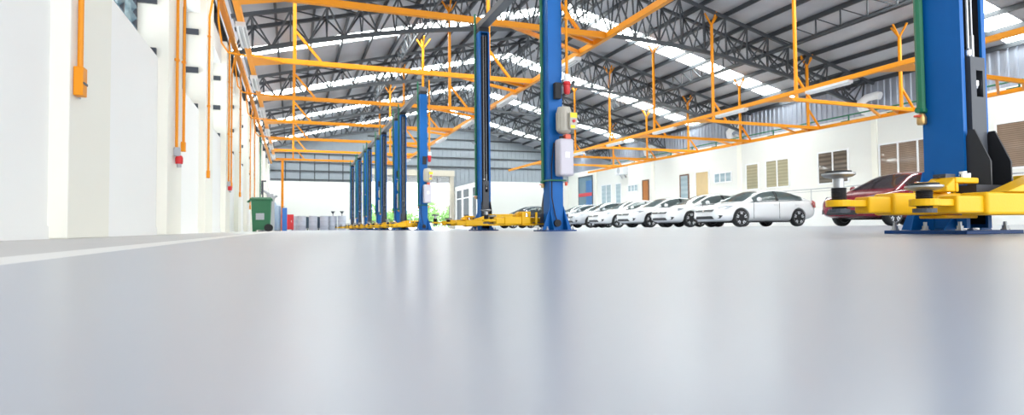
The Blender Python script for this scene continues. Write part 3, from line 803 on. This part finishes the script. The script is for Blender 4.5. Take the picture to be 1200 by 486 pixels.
        for x in (1.50, 2.70): MB().box(x-.004, x+.004, min(s*.892, s*.903), max(s*.892, s*.903), .30, .92).build('door_gap', M['trimblack'], root)
        for x in (.95, 3.65):
            yo = s*.78
            t = MB().lathe([(.20, -.105), (.30, -.105), (.325, -.075), (.332, -.03), (.332, .03), (.325, .075), (.30, .105), (.20, .105)], (x, yo, .332), 'Y', 32)
            wh = t.build('wheel', M['tyre'], root, smooth=True)
            rm = MB().lathe([(.215, -.09), (.24, -.108), (.24, .108), (.215, .09)], (x, yo, .332), 'Y', 32)
            rm.lathe([(.05, .02), (.05, .098), (.02, .104)] if s > 0 else [(.05, -.02), (.05, -.098), (.02, -.104)], (x, yo, .332), 'Y', 16)
            for k in range(5):
                for dd in (-.13, .13):
                    a = 2*math.pi*k/5+dd+.3
                    rm.bar((x+.04*math.cos(a), yo+s*.085, .332+.04*math.sin(a)), (x+.225*math.cos(a*1.0+dd*.35), yo+s*.095, .332+.225*math.sin(a+dd*.35)), .034, .03, (0, 1, 0))
            rm.build('rim', M['alloy'], wh, smooth=False)
            MB().lathe([(.20, -.02), (.20, .02)], (x, yo-s*.02, .332), 'Y', 24).build('brake_disc', M['grey'], wh)
    gr = MB(); gr.prism([(-.005, -.46, .56), (-.005, .46, .56), (.035, .52, .64), (.035, -.52, .64)], (-.02, 0, 0)); gr.build('grille', M['trimblack'], root)
    lg = MB(); lg.prism([(.01, -.42, .40), (.01, .42, .40), (.045, .50, .29), (.045, -.50, .29)], (-.025, 0, 0)); lg.build('lower_grille', M['trimblack'], root)
    MB().cbox((-.028, 0, .47), (.012, .40, .11)).build('number_plate', M['plate'], root)
    MB().lathe([(.045, 0), (.045, -.012)], (-.02, 0, .61), 'X', 16).build('badge', M['chrome'], root)
    MB().cbox((4.655, 0, .78), (.012, .40, .12)).build('number_plate', M['plate'], root)
    MB().box(.6, 4.2, -.62, .62, .17, .24).build('underbody', M['liner'], root)
    for yy in (-.36, .36): MB().box(2.15, 2.30, yy-.24, yy+.24, .7, 1.18).build('front_seat', M['trimblack'], root, bevel=.04)
    MB().box(3.2, 3.36, -.6, .6, .7, 1.12).build('rear_seat', M['trimblack'], root, bevel=.04)
    MB().box(1.35, 1.65, -.65, .65, .82, .94).build('dashboard', M['trimblack'], root, bevel=.03)
    return root
cw = make_car(M['carwhite'], 'white')
rowy = [17.88+2.85*k for k in (0, 1, 2, 3, 4, 5, 7)]
NOSE = 14.25
silver0 = make_car(M['carsilver'], 'silver'); grey0 = make_car(M['cargrey'], 'grey'); red0 = make_car(M['carred'], 'red')
labs = ['white sedan with dark alloy wheels parked at the front right of the row', 'white sedan just left of the front one, pale alloys',
        'white sedan, third from the front of the parked row', 'white sedan, fourth from the front of the parked row', 'silver sedan right of the central blue post, fifth in the parked row']
used = {}
for k, y in enumerate(rowy):
    src = cw if k < 4 else silver0
    if src.name in used: o = copy_tree(src)
    else: o = src; used[src.name] = 1
    o.location = (NOSE, y, 0)
    tag(o, labs[k] if k < 5 else 'silver sedan mostly hidden behind the central blue post, %s in the parked row' % NTH[k], 'car', 'parked cars along the right wall')
grey0.location = (11.9, 35.0, 0); tag(grey0, 'dark grey sedan seen low behind the yellow arms between two central blue posts', 'car')
red0.location = (15.2, 12.9, 0); red0.scale = (1.06, 1.06, 1.18); tag(red0, 'dark red car parked behind the yellow arms of the nearest lift', 'car')

# ------------------------------------------------------------------ far left corner: bin, cabinets, drums
bn = empty('wheelie_bin', (-.90, 20.2, 0), 0, 'green wheelie bin with grey label standing near the left wall', 'bin')
t = MB(); n0 = [(-.25, -.30, .05), (.25, -.30, .05), (.25, .30, .05), (-.25, .30, .05), (-.29, -.36, 1.0), (.29, -.36, 1.0), (.29, .36, 1.0), (-.29, .36, 1.0)]
t.add(n0, [(3,2,1,0),(4,5,6,7),(0,1,5,4),(1,2,6,5),(2,3,7,6),(3,0,4,7)])
t.build('bin_body', M['bin'], bn, bevel=.03, seg=3)
l = MB().box(-.33, .33, -.39, .40, .975, 1.02); l.prism([(-.33, -.39, 1.02), (.33, -.39, 1.02), (.28, -.3, 1.07), (-.28, -.3, 1.07)], (0, .66, 0)); l.build('lid', M['bin'], bn, bevel=.012)
MB().tube([(-.33, -.2, .98), (-.40, -.2, .93), (-.40, .2, .93), (-.33, .2, .98)], .02, 8).build('handle', M['bin'], bn, smooth=True)
MB().cbox((-.03, -.327, .55), (.24, .012, .36)).build('label_panel', M['grey'], bn)
for y in (-.36, .36): MB().lathe([(.06, -.025), (.12, -.03), (.12, .03), (.06, .025)], (.21, y, .12), 'Y', 20).build('wheel', M['black'], bn, smooth=True)
MB().box(-.25, -.15, -.28, .28, 0, .06).build('foot', M['bin'], bn)

lv = empty('hand_crank', (-1.06, 24.6, 0), 0, 'tall black hand crank stand rising behind the green bin', 'crank stand')
MB().lathe([(.16, 0), (.16, .03), (.03, .05), (.025, 1.9)], (0, 0, 0), 'Z', 12).build('stand', M['charcoal'], lv)
MB().bar((-.02, 0, 1.42), (-.02, 0, 1.95), .07, .05).bar((-.02, 0, 1.93), (.12, 0, 1.93), .06, .05).build('crank_arm', M['charcoal'], lv)
wk = empty('tool_stand', (-.78, 25.4, 0), 0, 'grey tool stand with pipe fittings showing over the green bin lid', 'tool stand')
MB().box(-.12, .12, -.25, .25, 0, 1.2).build('stand_base', M['grey'], wk, bevel=.02)
MB().tube([(-.08, 0, 1.2), (-.12, 0, 1.5), (-.3, 0, 1.62), (-.36, 0, 1.5)], .06, 10).tube([(.08, 0, 1.2), (.1, 0, 1.36), (.22, 0, 1.42)], .05, 10).tube([(0, 0, 1.2), (.02, 0, 1.5)], .07, 10).build('pipe_fitting', M['grey'], wk, smooth=True)

ck = empty('steel_locker', (-.74, 27.6, 0), 0, 'tall pale blue cylinder trolley standing just right of the green bin', 'cylinder trolley')
MB().lathe([(.20, .03), (.21, .08), (.21, 1.12), (.17, 1.24), (.05, 1.27)], (-.10, 0, 0), 'Z', 20).build('cylinder', M['bluecyl'], ck, smooth=True)
MB().lathe([(.12, .03), (.13, .06), (.13, 1.0), (.1, 1.1), (.03, 1.13)], (.16, 0, 0), 'Z', 16).build('cylinder', M['bluecyl'], ck, smooth=True)
MB().box(-.31, .3, -.22, .22, 0, .03).build('trolley_base', M['charcoal'], ck)
ck.name = 'cylinder_trolley'
bb = empty('blue_tool_case', (-.30, 27.5, 0), 0, 'bright blue upright case beside the pale blue cylinders', 'case')
MB().box(-.10, .10, -.25, .25, 0, 1.0).build('case_shell', M['bluebox'], bb, bevel=.02)
MB().tube([(-.08, -.0, 1.0), (-.08, 0, 1.06), (.08, 0, 1.06), (.08, 0, 1.0)], .015, 6).build('handle', M['black'], bb)
rc = empty('red_cabinet', (-.23, 36.2, 0), 0, 'small red steel cabinet left of the grey drums', 'cabinet')
MB().box(-.32, .32, -.28, .28, .06, .92).build('cabinet_shell', M['red'], rc, bevel=.015)
MB().box(-.29, .29, -.292, -.281, .1, .88).build('cabinet_door', M['red'], rc, bevel=.004); MB().box(-.30, -.12, -.30, -.2925, .42, .72).build('notice', M['paper'], rc)
MB().tube([(.2, -.30, .45), (.2, -.32, .47), (.2, -.32, .57), (.2, -.30, .59)], .01, 6).build('door_handle', M['chrome'], rc)
for x in (-.26, .26):
    for y in (-.22, .22): MB().lathe([(.025, 0), (.025, .06)], (x, y, 0), 'Z', 8).build('foot', M['black'], rc)
def make_drum(funnel):
    root = empty('oil_drum'); p = [(.28, 0), (.285, .02)]
    for z in (.29, .59): p += [(.285, z-.02), (.297, z), (.285, z+.02)]
    p += [(.285, .86), (.295, .88), (.27, .88), (.26, .865)]
    MB().lathe(p, (0,0,0), 'Z', 24).build('drum_shell', M['drum'], root, smooth=True)
    MB().lathe([(.03, 0), (.03, .02)], (.15, .1, .865), 'Z', 10).build('bung', M['steel'], root)
    if funnel:
        MB().lathe([(.02, 0), (.025, .14), (.14, .30), (.15, .31)], (0, 0, .865), 'Z', 16).build('funnel', M['charcoal'], root, smooth=True)
    return root
def at_px(p, y):
    t = math.atan((p-600)/690.)+R(20.5); return y*math.tan(t)
DP = [(at_px(p, 38.3+o_), 38.3+o_, fn) for p, o_, fn in ((346, .5, 0), (353.5, 0, 0), (366.8, 0, 0), (379.8, 0, 0), (390, .3, 1), (400.6, 0, 1))]
d0, d1 = make_drum(False), make_drum(True); first = {0: True, 1: True}
dl = ['leftmost grey steel drum beside the red cabinet, half hidden', 'grey steel drum, second from the red cabinet', 'grey steel drum, third from the red cabinet', 'grey steel drum, fourth from the red cabinet',
      'grey drum with a black funnel on top, left of two', 'grey drum with a black funnel on top, right of two']
for i, (x, y, fn) in enumerate(DP):
    src = d1 if fn else d0
    o = src if first[fn] else copy_tree(src); first[fn] = False
    o.location = (x, y, 0); o.scale = (.88, .88, 1); tag(o, dl[i], 'drum', 'grey oil drums along the far wall')
for i, (x, y) in enumerate((at_px(q_, 38.92), 38.92) for q_ in (360.2, 373.3, 385)):
    t_ = empty('drum_trolley', (x, y, 0), 0, 'dark upright drum trolley between the %s grey drums from the left' % ('second and third', 'third and fourth', 'fourth and fifth')[i], 'trolley', 'drum trolleys between the drums')
    MB().tube([(-.10, 0, .1), (-.10, 0, .88), (.10, 0, .88), (.10, 0, .1)], .012, 8).build('trolley_frame', M['drumblue'], t_, smooth=True)
    MB().box(-.09, .09, -.02, .02, .12, .84).build('back_plate', M['drumblue'], t_)
    for y_ in (-.14, .09): MB().lathe([(.045, 0), (.045, .05)], (0, y_, .046), 'Y', 14).build('wheel', M['black'], t_)
    MB().bar((0, -.12, .1), (0, .12, .1), .03, .03).build('axle', M['drumblue'], t_)

# ------------------------------------------------------------------ right wall fittings
def vent(y, s=1.0):
    root = empty('exhaust_duct', (XR, y, 5.15))
    MB().tube([(-.0, 0, 0), (-.30, 0, .0), (-.52, -.05, .10), (-.62, -.1, .32), (-.55, -.35, .50), (-.40, -.7, .55), (-.38, -.85, .50)], .17, 14).build('duct_elbow', M['wframe'], root, smooth=True)
    MB().lathe([(.25, 0), (.25, -.03)], (-.0, 0, 0), 'X', 18).build('wall_flange', M['wframe'], root)
    return root
for i, y in enumerate((19.1, 27.6, 36.2)):
    o = vent(y); tag(o, 'white curved exhaust duct high on the right wall, %s to the camera' % ORD[i], 'duct', 'white exhaust ducts on the right wall')
ac = empty('wall_heater', (XR-.25, 40.0, 4.4), 0, 'grey box fan unit mounted high on the right wall above the parked cars', 'fan unit')
MB().box(-.3, .25, -.55, .55, -.30, .30).build('unit_case', M['wframe'], ac, bevel=.03); MB().lathe([(.22, 0), (.24, -.02), (.2, -.03)], (-.30, 0, 0), 'X', 20).build('fan_grille', M['grey'], ac)
MB().bar((.0, -.3, -.30), (.2, -.3, -.55), .05, .05).bar((.0, .3, -.30), (.2, .3, -.55), .05, .05).build('wall_bracket', M['grey'], ac)
hb = empty('bay_lamp', (14.75, 30.3, 4.135), 0, 'silver dome lamp hanging under the right orange frame beside the central post', 'lamp')
MB().tube([(0, 0, 0), (0, 0, -.12)], .02, 8).build('hook', M['grey'], hb)
MB().lathe([(.04, -.10), (.09, -.12), (.11, -.26), (.18, -.30), (.29, -.42), (.34, -.60), (.345, -.66), (.325, -.655), (.28, -.44), (.10, -.32)], (0,0,0), 'Z', 24).build('lamp_shade', M['steel'], hb, smooth=True)
MB().lathe([(.02, -.34), (.07, -.38), (.09, -.46), (.06, -.54), (.01, -.56)], (0,0,0), 'Z', 16).build('bulb', M['lamp'], hb, smooth=True)

# ------------------------------------------------------------------ trees beyond the opening
def make_tree(x, y, h, w, seed, label):
    rnd = random.Random(seed); root = empty('leafy_tree', (x, y, 0), 0, label, 'tree', 'trees beyond the opening')
    t = MB().lathe([(.13, -.02), (.09, h*.5), (.04, h*.8)], (0,0,0), 'Z', 8)
    for k in range(6):
        a = rnd.uniform(0, 6.28); t.tube([(0, 0, h*.35+.06*k*h), (math.cos(a)*w*.35, math.sin(a)*w*.35, h*.5+.06*k*h)], .03, 5)
    t.build('trunk', M['bark'], root)
    f = MB()
    for k in range(1500):
        a, r, z = rnd.uniform(0, 6.28), w*.5*math.sqrt(rnd.random()), rnd.uniform(-1, 1)
        rr = r*math.sqrt(max(0, 1-z*z*.8)); c = Vector((math.cos(a)*rr, math.sin(a)*rr, h*.6+z*h*.38))
        u = Vector((rnd.gauss(0,1), rnd.gauss(0,1), rnd.gauss(0,1))).normalized(); v = u.orthogonal().normalized(); s = rnd.uniform(.10, .22)
        f.add([c-u*s, c+v*s*.5, c+u*s, c-v*s*.5], [(0,1,2,3)])
    f.build('foliage', M['leaf'], root)
tl = ['leafy green tree outside the opening, leftmost', 'leafy green tree outside the opening, second from left', 'leafy green tree outside the opening, centre', 'leafy green tree outside the opening, second from right', 'leafy green tree outside the opening, rightmost']
for i, (x, y, h, w) in enumerate(((9.0, 78, 3.4, 3.6), (13.4, 80, 2.9, 3.4), (17.4, 79, 3.8, 3.2), (21.2, 80, 3.2, 3.6), (25.0, 81, 3.8, 3.6))):
    make_tree(x, y, h, w, 11+i, tl[i])
hg = MB(); rnd = random.Random(5)
for k in range(3500):
    c = Vector((rnd.uniform(0, 32), rnd.uniform(85, 86.5), rnd.uniform(.1, 2.0)+rnd.random()*.5)); u = Vector((rnd.gauss(0,1), rnd.gauss(0,1), rnd.gauss(0,1))).normalized(); v = u.orthogonal().normalized(); s = rnd.uniform(.15, .35)
    hg.add([c-u*s, c+v*s*.6, c+u*s, c-v*s*.6], [(0,1,2,3)])
tag(hg.build('hedge', M['leaf']), 'long green hedge closing the view beyond the opening', 'hedge', kind='stuff')

# ------------------------------------------------------------------ light
w = bpy.data.worlds.new('world'); sc.world = w; w.use_nodes = True
nt = w.node_tree; bg = nt.nodes['Background']
tc = nt.nodes.new('ShaderNodeTexCoord'); sp = nt.nodes.new('ShaderNodeSeparateXYZ'); nt.links.new(tc.outputs['Generated'], sp.inputs[0])
cr = nt.nodes.new('ShaderNodeValToRGB'); cr.color_ramp.elements[0].color = (.80, .82, .84, 1); cr.color_ramp.elements[1].color = (.86, .93, 1.0, 1)
nt.links.new(sp.outputs[2], cr.inputs[0]); nt.links.new(cr.outputs[0], bg.inputs[0])
bg.inputs[1].default_value = 2.6
def area(name, loc, rot, sx, sy, power, colr=(1,1,1)):
    l = bpy.data.lights.new(name, 'AREA'); l.shape = 'RECTANGLE'; l.size = sx; l.size_y = sy; l.energy = power; l.color = colr
    o = bpy.data.objects.new(name, l); col.objects.link(o); o.location = loc; o.rotation_euler = rot; return o
# the hall's open front end behind the camera lets the sky in: a portal guides the sampling
p = area('open_front_portal', (RC, YN-.05, 4.2), (R(90), 0, 0), 30, 9, 1)
p.data.cycles.is_portal = True

# ------------------------------------------------------------------ camera
FPX, YAW, PITCH, ROLL, H = 690., R(20.5), math.atan(23.5/690), .0092, .055
s_, c_2 = math.sin(YAW), math.cos(YAW)
f = Vector((s_*math.cos(PITCH), c_2*math.cos(PITCH), math.sin(PITCH)))
r0 = Vector((c_2, -s_, 0)); u0 = r0.cross(f)
rr = r0*math.cos(ROLL)-u0*math.sin(ROLL); uu = u0*math.cos(ROLL)+r0*math.sin(ROLL)
cam = bpy.data.cameras.new('camera'); co = bpy.data.objects.new('camera', cam); col.objects.link(co)
mw = Matrix((rr, uu, -f)).transposed().to_4x4(); mw.translation = (0, 0, H); co.matrix_world = mw
cam.sensor_width = 36; cam.lens = 36*FPX/1200; cam.clip_start = .01; cam.clip_end = 300
cam.dof.use_dof = True; cam.dof.focus_distance = 3.4; cam.dof.aperture_fstop = 4.5
sc.camera = co
vs_ = sc.view_settings
vs_.view_transform = 'Standard'; vs_.look = 'None'; vs_.gamma = 1; vs_.use_curve_mapping = False
vs_.exposure = 1.2
try:
    sc.cycles.use_denoising = True; sc.cycles.max_bounces = 10; sc.cycles.diffuse_bounces = 6; sc.cycles.transparent_max_bounces = 12
    sc.cycles.sample_clamp_indirect = 4
except Exception: pass
